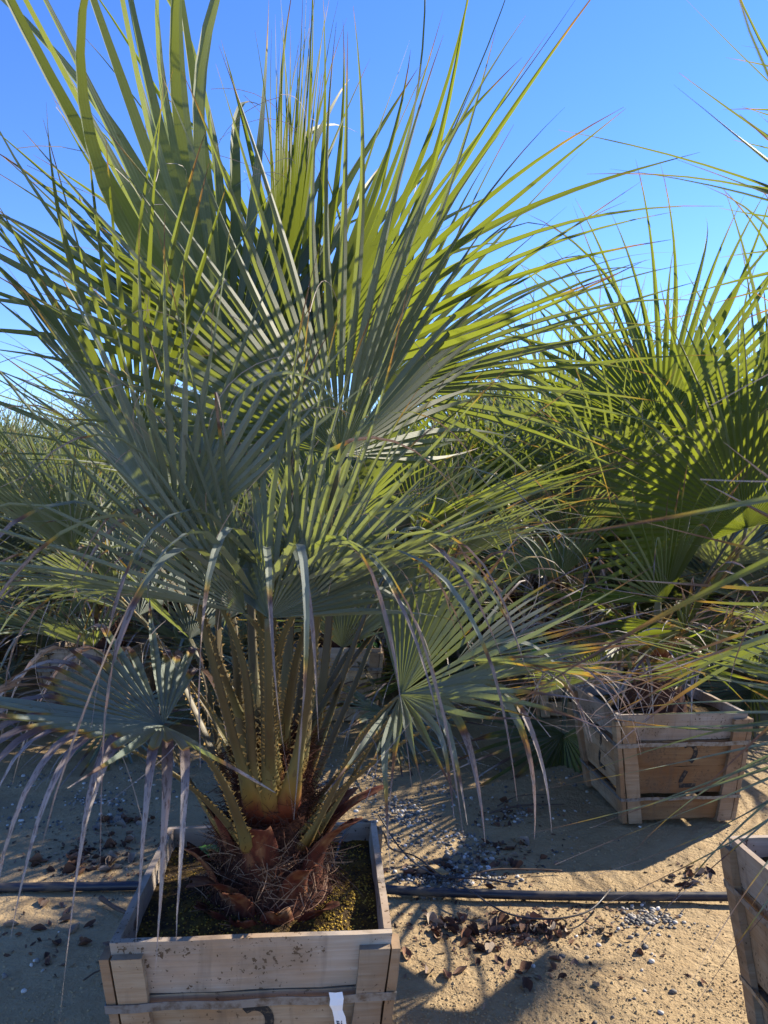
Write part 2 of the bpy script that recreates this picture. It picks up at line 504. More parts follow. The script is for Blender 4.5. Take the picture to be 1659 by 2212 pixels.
OCT_F = [(0, 2, 4), (2, 1, 4), (1, 3, 4), (3, 0, 4), (2, 0, 5), (1, 2, 5), (3, 1, 5), (0, 3, 5)]
def grain(mb, c, r, val, flat=.7):
    q = Matrix.Rotation(random.uniform(0, 6.3), 3, 'Z') @ Matrix.Rotation(jig(.6), 3, 'X')
    rs = [r*random.uniform(.7, 1.25) for _ in range(3)]
    p = [V((rs[0], 0, 0)), V((-rs[0], 0, 0)), V((0, rs[1], 0)), V((0, -rs[1], 0)), V((0, 0, rs[2]*flat)), V((0, 0, -rs[2]*flat))]
    mb.add([q @ x+V(c) for x in p], OCT_F, [(val, random.random(), 0, 1)]*6)
def stone(mb, c, r, val):
    """rounder 12-sided pebble"""
    q = Matrix.Rotation(random.uniform(0, 6.3), 3, 'Z') @ Matrix.Rotation(jig(.5), 3, 'X')
    sx, sy, sz = r*random.uniform(.8, 1.4), r*random.uniform(.75, 1.1), r*random.uniform(.5, .8)
    vs = [V((0, 0, sz))]
    for (h, rr, o) in ((.45, .86, 0), (-.4, .9, .5)):
        for k in range(6):
            a = 2*PI*(k+o)/6; vs.append(V((sx*rr*math.cos(a)*random.uniform(.85, 1.1), sy*rr*math.sin(a)*random.uniform(.85, 1.1), sz*h)))
    vs.append(V((0, 0, -sz)))
    fs = [(0, 1+k, 1+(k+1) % 6) for k in range(6)]
    for k in range(6): fs += [(1+k, 7+k, 1+(k+1) % 6), (1+(k+1) % 6, 7+k, 7+(k+1) % 6)]
    fs += [(13, 7+(k+1) % 6, 7+k) for k in range(6)]
    mb.add([q @ v+V(c) for v in vs], fs, [(val, random.random(), 0, 1)]*14)

MAIN = V((-.304, 1.953, 0)); MAIN_RZ = R(4)
mc = make_crate(MAIN, MAIN_RZ, 'weathered wooden crate holding the large palm, white tag hanging from its strap')
add_soil(MAIN, MAIN_RZ)
stencil_two(mc, .005, .255, .075, .18)

# white tag on the strap of the main crate
tagm = empty('paper_tag', MAIN+V((0, 0, 0)), MAIN_RZ, 'creased white paper tag with barcode hanging from the crate strap', 'tag')
mb = MB(); pts = []
prof = [(0, .0, .391), (.003, -.008, .378), (.0015, -.013, .366), (.004, -.009, .352), (.009, -.010, .335), (.013, -.009, .30), (.017, -.008, .25)]
vs, fs = [], []
for i, (dx, dy, z) in enumerate(prof):
    wd = .0145 if i < 3 else (.011 if i == 3 else .0125)
    for k in (-1, 0, 1): vs.append(V((.178+dx+k*wd, -hw(z)-.0265+dy*.6-(.0025 if k == 0 else 0), z)))
for i in range(len(prof)-1):
    for k in range(2): fs.append((i*3+k+3, i*3+k+4, i*3+k+1, i*3+k))
link('paper', mesh_of('paper', vs, fs, M['paper'], False), tagm)
mb = MB()
z = .328; random.seed(3)
while z > .30:
    t = random.choice((.0010, .0018, .0026))
    f = (.335-z)/.035
    mb.box((.178+.009+.004*f-.002, -hw(z)-.0265-.0078, z), (.012, .0006, t)); z -= t+random.choice((.0012, .002))
mb.build('barcode', M['ink'], tagm)

# moss grains on the soil of the main crate
random.seed(21); mb = MB()
for i in range(6500):
    x, y = random.uniform(-.275, .275), random.uniform(-.275, .275)
    dens = .5+.9*noise.noise(V((x*7, y*7, 4)))+.9*(x*.9-y*1.2)  # more and brighter moss towards front right, sunlight there put into the colour
    if random.random() > dens: continue
    r = math.hypot(x, y)
    z = CH-.052+.03*math.exp(-(r/.16)**2)+.012*noise.noise(V((x*9+1, y*9, 0)))+.006*noise.noise(V((x*30, y*30, 1)))
    val = max(0, min(1, random.gauss(.35+.5*dens*.6, .22)))
    grain(mb, (x, y, z+.001), random.uniform(.0018, .0042), val)
mo = mb.build('moss', M['moss'], None, True, 'stuff', loc=MAIN, rot=(0, 0, MAIN_RZ))

# other crates that can be seen, each under its palm
CR = {}
CR['second'] = make_crate((1.325, 3.755, 0), R(4.5), 'pale wooden crate with a black stencilled mark, second along the right-hand row')
stencil_two(CR['second'], .035, .26, .078, .20)
stencil_two(CR['second'], .0, .27, .078, .20, -PI/2)
M['wood_brown'] = m_wood('damp_brown_board', (.27, .18, .10), (.17, .098, .052), .7)
for o in CR['second'].children:                    # damp brown lower boards on its front
    if o.name.startswith('board') and abs(o.rotation_euler.z) < .01 and o.data.materials[0] == M['wood_tan']:
        o.data = o.data.copy(); o.data.materials[0] = M['wood_brown']; o['label'] = 'damp brown lower board'
add_soil((1.325, 3.755, 0), R(4.5))
CR['near'] = make_crate((1.29, 1.885, 0), R(3), 'pale wooden crate cut off by the right edge of the photo')
add_soil((1.29, 1.885, 0), R(3))

# ------------------------------------------------------------------ palm leaves
def fan(h, d, n, L, nseg=44, spread=200, fuse=.31, droop=.25, cup=.25, fold=.9, age=0., kink=0., steps=13, seed=0,
        angles=None, wscale=1.0, tipdry=1.0, even=.62, into=None, krange=(.40, .85), threads=10):
    """pleated fan blade: segments joined to 'fuse' of their length, then free, folded and tapering to the tip"""
    rs = random.Random(seed)
    d = V(d).normalized(); n = V(n); n = (n-d*n.dot(d)).normalized(); s = d.cross(n)
    sp = R(spread); dth = sp/nseg
    mb = into or MB()
    Zd = V((0, 0, -1))
    if angles is None: angles = [(-1+2*(i+.5)/nseg)*sp/2 for i in range(nseg)]
    fleft = fuse
    for a in angles:
        lr = rs.random()
        if rs.random() < .03 and abs(a) > .3: continue
        Ls = L*(even+(1-even)*math.cos(a/2)**2)*rs.uniform(.86, 1.08)
        u = (d*math.cos(a)+s*math.sin(a)+n*(cup*(abs(math.sin(a)) if abs(a) < PI/2 else 1))).normalized()
        nu = n-s*(.35*cup*(1 if a > 0 else -1)*min(1, abs(a)))
        fz = fuse*L*.9/Ls*rs.uniform(.85, 1.2)
        drp = droop*rs.uniform(.4, 2.0); hx = V((rs.gauss(0, .16), rs.gauss(0, .16), 0))+u*rs.uniform(.05, .45); htw = rs.gauss(0, 2.2); tw = rs.gauss(0, 1.1); bend = rs.gauss(0, .17); oop = rs.gauss(0, .22)
        kk = rs.uniform(*krange) if rs.random() < kink else 2
        cut = rs.uniform(.8, .95) if rs.random() < .06 else 1.0
        dst = rs.uniform(.80, .95)-.5*age*rs.uniform(.5, 1.2)
        p = V(h); di = u.copy(); wm = 2*fuse*L*.9*math.tan(dth/2)*1.02*wscale
        b = len(mb.v)
        m_steps = steps
        for k in range(m_steps+1):
            t = k/m_steps
            if t < fz: wd = 2*t*Ls*math.tan(dth/2)*1.02
            else:
                q = (t-fz)/(1-fz)
                wd = wm*(1-q)**.9*(1+.18*math.sin(PI*min(1, q*2)))
            if k == m_steps: wd = .0006
            nk = (nu-di*nu.dot(di))
            if nk.length < 1e-3: nk = n.copy()
            nk.normalize()
            ang = tw*max(0, t-fz)**1.3*1.6+(htw*(t-kk) if t > kk else 0)
            sd_ = di.cross(nk)
            if ang:
                ca, sa = math.cos(ang), math.sin(ang)
                sd_, nk = sd_*ca+nk*sa, nk*ca-sd_*sa
            fo = fold*(1-.35*t)
            if t > kk: fo *= .45
            if k == 0:
                wd = .001
            ed = p+nk*(fo*wd*.25); md = p-nk*(fo*wd*.25)
            dry = sstep(dst, dst+.10, t)*.62*tipdry
            if age > .3: dry = max(dry, sstep(dst+.05, dst+.25, t))
            if t > kk and age > .5: dry = max(dry, min(1, .62+.36*min(1, (t-kk)*4)+.1*lr))
            elif t > kk+.16+.2*lr and age > .2: dry = max(dry, .85)
            dry = min(1, dry)
            for (pt, ac) in ((ed-sd_*(wd/2), 0.), (md, .5), (md, .5), (ed+sd_*(wd/2), 1.)):
                mb.v.append(pt); mb.a.append((t, lr, dry, ac))
            # advance
            ds = Ls/m_steps
            g = drp*(.25*droop_base(t)+(t**2)*1.1)*ds/.07*.10
            nd = di+Zd*g+(sd_*(bend*ds*2)+nk*(oop*ds*2) if t > fz else V((0, 0, 0)))
            if t > kk: nd = di.lerp(Zd+hx*(1-.5*t)+V((rs.gauss(0, .07), rs.gauss(0, .07), 0)), .30)
            di = nd.normalized(); p = p+di*ds
        for k in range(m_steps):
            r0, r1 = b+k*4, b+k*4+4
            mb.f += [(r0, r0+1, r1+1, r1), (r0+2, r0+3, r1+3, r1+2)]
        if threads and rs.random() < threads/nseg:      # loose pale threads from the notches
            q0 = mb.v[b+4*int(steps*min(.9, fz+.1))+3].copy(); dv = (u+V((rs.gauss(0, .5), rs.gauss(0, .5), rs.gauss(0, .5)))).normalized()
            cv = V((rs.gauss(0, 1), rs.gauss(0, 1), rs.gauss(0, 1)))*.28; ln = rs.uniform(.10, .34); bb = len(mb.v)
            for k in range(9):
                w_ = dv.cross(n).normalized()*.0007
                mb.v += [q0-w_, q0+w_]; mb.a += [(1, .5, .97, .5)]*2
                dv = (dv+cv*.5+Zd*.08).normalized(); q0 = q0+dv*(ln/8)
            mb.f += [(bb+2*k, bb+2*k+1, bb+2*k+3, bb+2*k+2) for k in range(8)]
    return mb
def droop_base(t): return .25+.5*t

def stalk(c, h, t0, t1, w0=.017, w1=.0078, n=18, tstart=0.0):
    """flattened leaf stalk from crown point c to hastula h"""
    c, h = V(c), V(h); l = (h-c).length
    b0, b1 = c+V(t0).normalized()*l*.38, h-V(t1).normalized()*l*.34
    pts = [c*(1-t)**3+b0*3*t*(1-t)**2+b1*3*t*t*(1-t)+h*t**3 for t in [i/n for i in range(n+1)]]
    mb = MB(); prev = None; frames = []
    for i, p in enumerate(pts):
        t = i/n
        tg = (pts[min(i+1, n)]-pts[max(i-1, 0)]).normalized()
        up = V((0, 0, 1)); sd_ = tg.cross(up)
        if prev is not None and (sd_.length < .25 or sd_.normalized().dot(prev) < 0): sd_ = prev-tg*prev.dot(tg)
        if sd_.length < 1e-3: sd_ = tg.cross(V((0, 1, 0)))
        sd_.normalize(); prev = sd_.copy(); nn = sd_.cross(tg)
        wd = w1+(w0-w1)*(1-t)**1.6+ .030*max(0, 1-t*4)**1.6
        th = wd*.42
        frames.append((p, tg, sd_, nn, wd))
        for a, (x, z) in enumerate(((-1, .1), (-.55, .45), (0, .25), (.55, .45), (1, .1), (.6, -.75), (0, -1), (-.6, -.75))):
            mb.v.append(p+sd_*(x*wd)+nn*(z*th*1.2)); mb.a.append((tstart+t*(1-tstart), 0, 0, 1))
    for i in range(n):
        for k in range(8):
            k2 = (k+1) % 8; mb.f.append((i*8+k, i*8+k2, (i+1)*8+k2, (i+1)*8+k))
    mb.f += [tuple(range(8))[::-1], tuple(n*8+k for k in range(8))]
    return mb, frames

def thorns(frames, seed, count=34, size=.009, t0=.12, t1=.97):
    rs = random.Random(seed); mb = MB(); n = len(frames)-1
    for sgn in (-1, 1):
        for i in range(count):
            t = t0+(t1-t0)*(i+rs.uniform(-.3, .3))/count; t = max(.02, min(.99, t))
            f = t*n; k = int(f); q = f-k
            p0, tg, s0, nn, w0 = frames[k]; p1, _, s1, _, w1 = frames[min(k+1, n)]
            p = p0.lerp(p1, q); sd_ = s0.lerp(s1, q).normalized(); wd = w0+(w1-w0)*q
            sz = size*rs.uniform(.6, 1.25)*(1.15-.5*t)
            e = p+sd_*(sgn*wd*.97)
            tip = e+sd_*(sgn*sz*.9)+tg*(sz*rs.choice((-.5, .55, .75)))+nn*sz*rs.uniform(0, .5)
            a = e+tg*sz*.48; b = e-tg*sz*.48; c = e+nn*sz*.22; d = e-nn*sz*.3
            bb = len(mb.v); mb.v += [a, c, b, d, tip]
            mb.f += [(bb, bb+1, bb+4), (bb+1, bb+2, bb+4), (bb+2, bb+3, bb+4), (bb+3, bb, bb+4)]
    return mb

# ------------------------------------------------------------------ the large palm
AX = V((-.285, 1.95, 0))
palm = empty('fan_palm', AX+V((0, 0, .44)), 0, 'large blue-green fan palm towering over everything, in the nearest crate', 'palm tree', 'potted fan palms')
OFF = -(AX+V((0, 0, .44)))
def shift(mb): mb.v = [v+OFF for v in mb.v]; return mb

# (hastula, middle tip, spread, segs, droop, kink, age, material, cup, normal override, length factor)
LV = [
 dict(h=(735, 985, 1.60), t=(935, 150, 1.42), spread=190, nseg=42, droop=.20, kink=.02, m='leaf', cup=.45),
 dict(h=(492, 828, 2.02), t=(400, -170, 2.05), spread=140, nseg=26, droop=.17, kink=.05, m='leaf_green', cup=.35, krange=(.75, .92), fuse=.34),
 dict(h=(500, 850, 2.28), t=(250, 330, 2.5), spread=150, nseg=27, droop=.30, kink=.04, m='leaf', cup=.35),
 dict(h=(612, 800, 1.97), t=(645, 70, 2.0), spread=24, nseg=22, droop=.0, kink=0, m='leaf_young', cup=.0, fuse=.5, fold=1.6),
 dict(h=(300, 965, 1.62), t=(-40, 330, 1.45), spread=115, nseg=22, droop=.16, kink=.04, m='leaf_green', cup=.35),
 dict(h=(385, 1165, 1.50), t=(215, 600, 1.28), spread=125, nseg=22, droop=.26, kink=.12, m='leaf_blue', cup=.7),
 dict(h=(580, 1335, 1.50), t=(600, 620, 1.42), spread=190, nseg=30, droop=.40, kink=.42, m='leaf', cup=1.1, age=.22, fuse=.20, krange=(.34, .62), fold=1.1, nrm=(.25, .7, .6)),
 dict(h=(590, 1250, 1.62), t=(600, 1150, 1.25), spread=200, nseg=36, droop=.25, kink=1.0, m='leaf_blue', cup=.5, age=.3, krange=(.26, .44), nrm=(.1, .3, 1), ln=.74, wscale=.72, angles=[-88, -66, -40, -22, -6, 4, 18, 34, 52, 75]),
 dict(h=(352, 1567, 1.50), t=(-430, 1470, 1.34), spread=215, nseg=34, droop=.30, kink=.92, m='leaf_blue', cup=.3, age=.7, nrm=(.05, -.16, 1), krange=(.28, .48), fuse=.27),
 dict(h=(865, 1500, 1.72), t=(1370, 1365, 1.60), spread=195, nseg=36, droop=.26, kink=.38, m='leaf_blue', cup=.45, age=.42, nrm=(-.15, -.55, 1), krange=(.34, .7), fuse=.36),
 dict(h=(800, 850, 2.25), t=(1230, 480, 2.45), spread=170, nseg=44, droop=.50, kink=.04, m='leaf', cup=.4, nrm=(.1, -.7, .6)),
 dict(h=(905, 1150, 2.15), t=(1290, 1010, 2.15), spread=190, nseg=42, droop=.42, kink=.12, m='leaf', cup=.6),
 dict(h=(820, 1340, 2.40), t=(880, 1110, 2.85), spread=220, nseg=42, droop=.2, kink=.1, m='leaf_blue', cup=.3),
 dict(h=(155, 1188, 1.78), t=(-260, 960, 1.66), spread=190, nseg=40, droop=.3, kink=.1, m='leaf', cup=.55, age=.1),
 dict(h=(655, 830, 2.2), t=(880, 130, 2.4), spread=175, nseg=44, droop=.16, kink=.02, m='leaf_green', cup=.55),
 dict(h=(440, 1060, 2.35), t=(210, 800, 2.75), spread=190, nseg=42, droop=.26, kink=.06, m='leaf_blue', cup=.45),
 dict(h=(700, 1180, 2.25), t=(880, 800, 2.5), spread=190, nseg=40, droop=.3, kink=.15, m='leaf', cup=.8),
 dict(h=(250, 1290, 1.95), t=(-60, 1180, 1.95), spread=190, nseg=36, droop=.45, kink=.35, m='leaf_blue', cup=.8, age=.3),
 dict(h=(960, 1220, 2.25), t=(1260, 1110, 2.4), spread=190, nseg=36, droop=.5, kink=.25, m='leaf_blue', cup=.8, age=.2),
 dict(h=(690, 1290, 1.72), t=(1000, 980, 1.6), spread=150, nseg=32, droop=.45, kink=.3, m='leaf_blue', cup=1.0, age=.1),
 dict(h=(470, 1300, 1.62), t=(180, 1100, 1.5), spread=170, nseg=34, droop=.5, kink=.4, m='leaf_blue', cup=1.0, age=.25, krange=(.3, .6)),
 dict(h=(410, 1380, 2.1), t=(250, 1240, 2.4), spread=190, nseg=36, droop=.4, kink=.3, m='leaf_blue', cup=.7, age=.3),
 dict(h=(740, 1400, 2.2), t=(900, 1240, 2.4), spread=190, nseg=36, droop=.4, kink=.3, m='leaf_blue', cup=.7, age=.2),
 dict(h=(530, 1325, 1.56), t=(120, 1235, 1.40), spread=120, nseg=30, droop=.36, kink=.3, m='leaf_blue', cup=.7, age=.25, fuse=.22, krange=(.4, .75), ln=.78),
 dict(h=(640, 1320, 1.58), t=(960, 1120, 1.42), spread=100, nseg=24, droop=.36, kink=.3, m='leaf_blue', cup=.7, age=.25, fuse=.22, krange=(.4, .75), ln=.76),
 dict(h=(560, 1300, 1.58), t=(520, 1190, 1.25), spread=200, nseg=36, droop=.22, kink=1.0, m='leaf_blue', cup=.4, age=.3, krange=(.24, .40), nrm=(.1, .3, 1), ln=.92, wscale=.62, angles=[-75, -52, -30, -14, 8, 26, 44, 63]),
 dict(h=(985, 1430, 1.80), t=(1440, 1470, 1.72), spread=130, nseg=26, droop=.34, kink=.45, m='leaf_blue', cup=.5, age=.75, krange=(.45, .8), nrm=(0, -.2, 1)),
 dict(h=(200, 1400, 1.85), t=(-60, 1330, 1.8), spread=200, nseg=38, droop=.4, kink=.4, m='leaf_blue', cup=.5, age=.35, krange=(.35, .7)),
 dict(h=(330, 1210, 2.3), t=(60, 1060, 2.5), spread=200, nseg=42, droop=.4, kink=.2, m='leaf_blue', cup=.5, age=.1),
 dict(h=(300, 1330, 2.3), t=(60, 1240, 2.7), spread=200, nseg=40, droop=.35, kink=.2, m='leaf_blue', cup=.4, age=.25),
]
CROWN = AX+V((0, 0, .74))
for i, q in enumerate(LV):
    h, t = at(*q['h']), at(*q['t'])
    d = t-h; L = q.get('ln', d.length*1.12); d.normalize()
    rad = V((h.x-AX.x, h.y-AX.y, 0))
    rd = rad.normalized() if rad.length > .03 else V((0, -1, 0))
    nrm = V(q['nrm']) if 'nrm' in q else (V((0, 0, 1))*.9-rd*.9)
    mb = shift(fan(h, d, nrm, L, q['nseg'], q['spread'], q.get('fuse', .31), q['droop'], q['cup'], q.get('fold', .95), q.get('age', 0), q['kink'], 15, 100+i, krange=q.get('krange', (.4, .85)), wscale=q.get('wscale', 1), angles=[R(a_) for a_ in q['angles']] if 'angles' in q else None))
    o = mb.build('leaf_blade', M[q['m']], palm, True)
    if q.get('age', 0) > .3: o['label'] = 'old drooping blade with dry grey hanging tips'
    if q['spread'] < 40: o['label'] = 'young unopened yellow green blade'
    low = h.z < 1.2
    zb = .57 if low else .67+.03*(i % 5)
    c = AX+rd*(.075 if low else .075-.012*(i % 5))+V((0, 0, zb))
    sb, fr = stalk(c, h, V((0, 0, 1))+rd*(.65 if not low else .9), d*.6+V((0, 0, -.0))+(h-c).normalized()*.7)
    so_ = shift(sb).build('leaf_stalk', M['stalk'], palm, True)
    fr = [(p+OFF, a, b, c2, w_) for (p, a, b, c2, w_) in fr]
    thorns(fr, i, 36, .0085).build('thorns', M['thorn'], so_, kind='stuff')

# cut or bladeless stalks around the crown
for i, (px, py, Y, zb) in enumerate([(245, 1605, 1.62, .56), (1010, 1455, 2.0, .60), (1010, 1530, 1.72, .57), (470, 1290, 1.8, .74), (700, 1290, 1.9, .74), (760, 1400, 2.2, .7)]):
    h = at(px, py, Y); rad = V((h.x-AX.x, h.y-AX.y, 0)); rd = rad.normalized()
    c = AX+rd*.05+V((0, 0, zb))
    sb, fr = stalk(c, h, V((0, 0, 1))+rd*.7, (h-c).normalized()+rd*.5, .026, .009)
    so_ = shift(sb).build('leaf_stalk', M['stalk'], palm, True)
    fr = [(p+OFF, a, b, c2, w_) for (p, a, b, c2, w_) in fr]
    thorns(fr, 50+i, 34, .0085).build('thorns', M['thorn'], so_, kind='stuff')

# trunk, torn leaf bases and fibre
mb = MB(); n = 26; prof = [(.0, .16), (.04, .15), (.10, .125), (.17, .105), (.24, .092), (.31, .082), (.37, .065), (.43, .03)]
for (z, r) in prof:
    for k in range(n):
        a = 2*PI*k/n; rr = r*(1+.16*noise.noise(V((math.cos(a)*3, math.sin(a)*3, z*22))))
        mb.v.append(V((rr*math.cos(a), rr*math.sin(a), z)))
for j in range(len(prof)-1):
    for k in range(n): mb.f.append((j*n+k, j*n+(k+1) % n, (j+1)*n+(k+1) % n, (j+1)*n+k))
mb.f.append(tuple((len(prof)-1)*n+k for k in range(n)))
mb.build('trunk', M['fibre'], palm, True)

def leaf_base(az, z, r, ln, wd, lean, seed, tear):
    rs = random.Random(seed); mb = MB(); nl, nw = 7, 6
    rot = Matrix.Rotation(az, 3, 'Z')
    for side in (0, 1):
        for j in range(nl+1):
            t = j/nl
            for i in range(nw+1):
                u = -1+2*i/nw
                tt = t*(1-tear*abs(noise.noise(V((u*2.1+seed, seed*.7, 0)))) if j == nl else 1)
                w_ = wd*(1-.45*tt); x = r+ln*tt*math.sin(lean*tt)*1.0-.35*wd*u*u+.006*noise.noise(V((u*3, t*4, seed)))
                x -= side*.006*(1-.5*t)
                mb.v.append(rot @ V((x, u*w_, z+ln*tt*math.cos(lean*tt*.8))))
    m = (nl+1)*(nw+1)
    for j in range(nl):
        for i in range(nw):
            a = j*(nw+1)+i; q = (a, a+1, a+nw+2, a+nw+1); mb.f.append(q); mb.f.append(tuple(x+m for x in q[::-1]))
    for j in range(nl):
        a = j*(nw+1); mb.f.append((a, a+nw+1, a+nw+1+m, a+m)); a += nw; mb.f.append((a+m, a+nw+1+m, a+nw+1, a))
    for i in range(nw):
        a = nl*(nw+1)+i; mb.f.append((a, a+1, a+1+m, a+m))
    return mb
for i, (az, z, r, ln, wd, lean) in enumerate([
    (-95, .10, .125, .17, .055, .35), (-125, .03, .15, .17, .05, 1.0), (-108, .01, .155, .15, .035, .75), (-60, .05, .145, .16, .04, .8),
    (-30, .08, .14, .21, .05, .7), (5, .10, .13, .24, .035, .9), (40, .06, .15, .2, .05, .7), (100, .06, .14, .2, .05, .5),
    (175, .08, .13, .19, .04, .4), (200, .04, .15, .15, .045, .6), (-150, .10, .12, .18, .04, .3), (-78, -.01, .165, .09, .05, .5),
    (-135, -.015, .17, .09, .05, .7), (-45, -.01, .17, .10, .05, .9), (-105, -.02, .175, .075, .05, .4)]):
    leaf_base(R(az), z, r, ln, wd, lean, i+1, .45).build('leaf_base', M['sheath'], palm, True)

def fibre_mesh(count, seed, zmax, rad, mat, r0=.155):
    rs = random.Random(seed); mb = MB()
    for _ in range(count):
        az = rs.uniform(0, 2*PI); z = rs.uniform(0, zmax)**1.0
        r = max(.03, r0-.33*z+.32*z*z)*rs.uniform(.85, 1.12)
        p = V((r*math.cos(az), r*math.sin(az), z+.005))
        di = V((math.cos(az)*rs.uniform(-.1, .8), math.sin(az)*rs.uniform(-.1, .8), 0))+V((-math.sin(az), math.cos(az), 0))*rs.gauss(0, 1.2)+V((0, 0, rs.gauss(.1, .7)))
        di.normalize(); ln = rs.uniform(.03, .11); n = 5; wd = rs.uniform(.0005, .0014)*rad
        b = len(mb.v); cur = V((rs.gauss(0, 1), rs.gauss(0, 1), rs.gauss(-.3, 1)))*.35
        for k in range(n+1):
            sd_ = di.cross(V((.3, -.8, .2))).normalized()*wd*(1-.6*k/n)
            mb.v += [p-sd_, p+sd_]
            di = (di+cur*.35).normalized(); p = p+di*(ln/n)
            if p.z < .002: p.z = .002
        for k in range(n): mb.f.append((b+2*k, b+2*k+1, b+2*k+3, b+2*k+2))
    return mb
fibre_mesh(3800, 4, .42, 1.0, None).build('fibres', M['fibre'], palm, kind='stuff')
fibre_mesh(520, 9, .17, 1.1, None, .165).build('fibres', M['fibre_pale'], palm, kind='stuff')

# ------------------------------------------------------------------ the other palms: shared blades and stalks
ELEV = [84, 74, 66, 58, 50, 42, 33, 24, 14, 4, -8, -20]
GEN = []
for i, e in enumerate(ELEV):
    er = R(e); lp = .62+.10*math.cos(er)
    e0 = R(min(88, e+16)); 
    c = V((.04, 0, .0)); h = c+V((math.cos(er), 0, math.sin(er)))*lp
    e1 = R(e-10); d = V((math.cos(e1), 0, math.sin(e1)))
    age = 0 if e > 14 else (.25 if e > 0 else .75)
    nrm = V((-math.sin(e1), 0, math.cos(e1)))+V((-.2, 0, .3))
    sprd = 150 if e > 70 else 205
    bl = {}
    for det, stp, ns in ((0, 12, 36), (1, 7, 30)):
        b = fan(h, d, nrm, .88 if e > 0 else .75, ns, sprd, .27, .16+.18*max(0, math.cos(er)), .6, .95, age, .04 if e > 14 else .35, stp, 300+i, threads=4 if not det else 0)
        bl[det] = b
    sb, fr = stalk(c, h, V((math.cos(e0), 0, math.sin(e0))), d, .024, .010, 12)
    th = thorns(fr, 400+i, 30, .010)
    far = MB(); far.v = [v.copy() for v in bl[1].v]; far.f = list(bl[1].f); far.a = list(bl[1].a)
    GEN.append(dict(e=e, blade=bl[0].mesh('leaf_blade', [M['leaf']], True), stalk=sb.mesh('leaf_stalk', M['stalk'], True), thorns=th.mesh('thorns', M['thorn']),
                    far=bl[1].mesh('leaf', [M['leaf_far']], True), farstalk=sb.mesh('leaf_stalk', M['stalk'], True)))
    GEN[-1]['blade_blue'] = GEN[-1]['blade'].copy(); GEN[-1]['blade_blue'].materials[0] = M['leaf_blue']
    GEN[-1]['blade_green'] = GEN[-1]['blade'].copy(); GEN[-1]['blade_green'].materials[0] = M['leaf_green']

mb = MB(); n = 14
for (z, r) in [(.0, .15), (.08, .14), (.16, .115), (.24, .09), (.32, .06), (.36, .03)]:
    for k in range(n):
        a = 2*PI*k/n; rr = r*(1+.3*noise.noise(V((math.cos(a)*3, math.sin(a)*3, z*25))))
        mb.v.append(V((rr*math.cos(a), rr*math.sin(a), z)))
for j in range(5):
    for k in range(n): mb.f.append((j*n+k, j*n+(k+1) % n, (j+1)*n+(k+1) % n, (j+1)*n+k))
mb.f.append(tuple(5*n+k for k in range(n)))
TRUNK = mb.mesh('trunk', M['fibre'])
FIB = fibre_mesh(350, 77, .3, 1.6, None).mesh('fibres', M['fibre_pale'])

def dead_skirt(seed):
    """brown strips of dead leaf hanging round the trunk"""
    rs = random.Random(seed); mb = MB()
    for _ in range(90):
        az = rs.uniform(0, 6.28); r = rs.uniform(.12, .32); z = rs.uniform(.25, .6); ln = rs.uniform(.18, .42)
        p = V((r*math.cos(az), r*math.sin(az), z)); di = V((math.cos(az)*.3, math.sin(az)*.3, -1)).normalized(); wd = rs.uniform(.003, .008)
        b = len(mb.v); n = 5; ta = rs.uniform(0, 3.1); sd_ = V((math.cos(ta), math.sin(ta), 0)); lr = rs.random()
        for k in range(n+1):
            w_ = wd*(1-.8*k/n); mb.v += [p-sd_*w_, p+sd_*w_]; mb.a += [(k/n, lr, .7+.3*lr, .2)]*2
            di = (di+V((rs.gauss(0, .12), rs.gauss(0, .12), 0))).normalized(); p = p+di*ln/n
        for k in range(n): mb.f.append((b+2*k, b+2*k+1, b+2*k+3, b+2*k+2))
    return mb.mesh('dead_strips', M['leaf'])
SKIRT = dead_skirt(5)

def gen_palm(x, y, rz, sc, label, group, near=True, blue=.3, seed=0, leaves=15, skip=None, low=True):
    rs = random.Random(seed)
    p = empty('fan_palm', (x, y, .44), rz, label, 'palm tree', group)
    p.scale = (sc, sc, sc)
    link('trunk', TRUNK, p)
    if near:
        link('fibres', FIB, p, kind='stuff')
        if low: link('dead_strips', SKIRT, p, kind='stuff')
    for i in range(leaves):
        f = (i+.5)/leaves
        k = int(f**.85*len(GEN)); k = min(k, len(GEN)-1)
        g = GEN[k]; az = i*2.39996+rs.uniform(-.25, .25)
        if skip and skip(az+rz, g['e']): continue
        s = rs.uniform(.88, 1.14); zc = .30-.012*i
        key = 'blade_blue' if rs.random() < blue+(.3 if g['e'] < 20 else 0) else ('blade_green' if rs.random() < .45 else 'blade')
        tilt = rs.uniform(-.1, .1)
        for nm, me in (('leaf_blade', g[key] if near else g['far']), ('leaf_stalk', g['stalk'])):
            o = link(nm, me, p, (0, 0, zc), (tilt, 0, az)); o.scale = (s, s, s)
            if nm == 'leaf_stalk' and near:
                link('thorns', g['thorns'], o, kind='stuff')
    return p

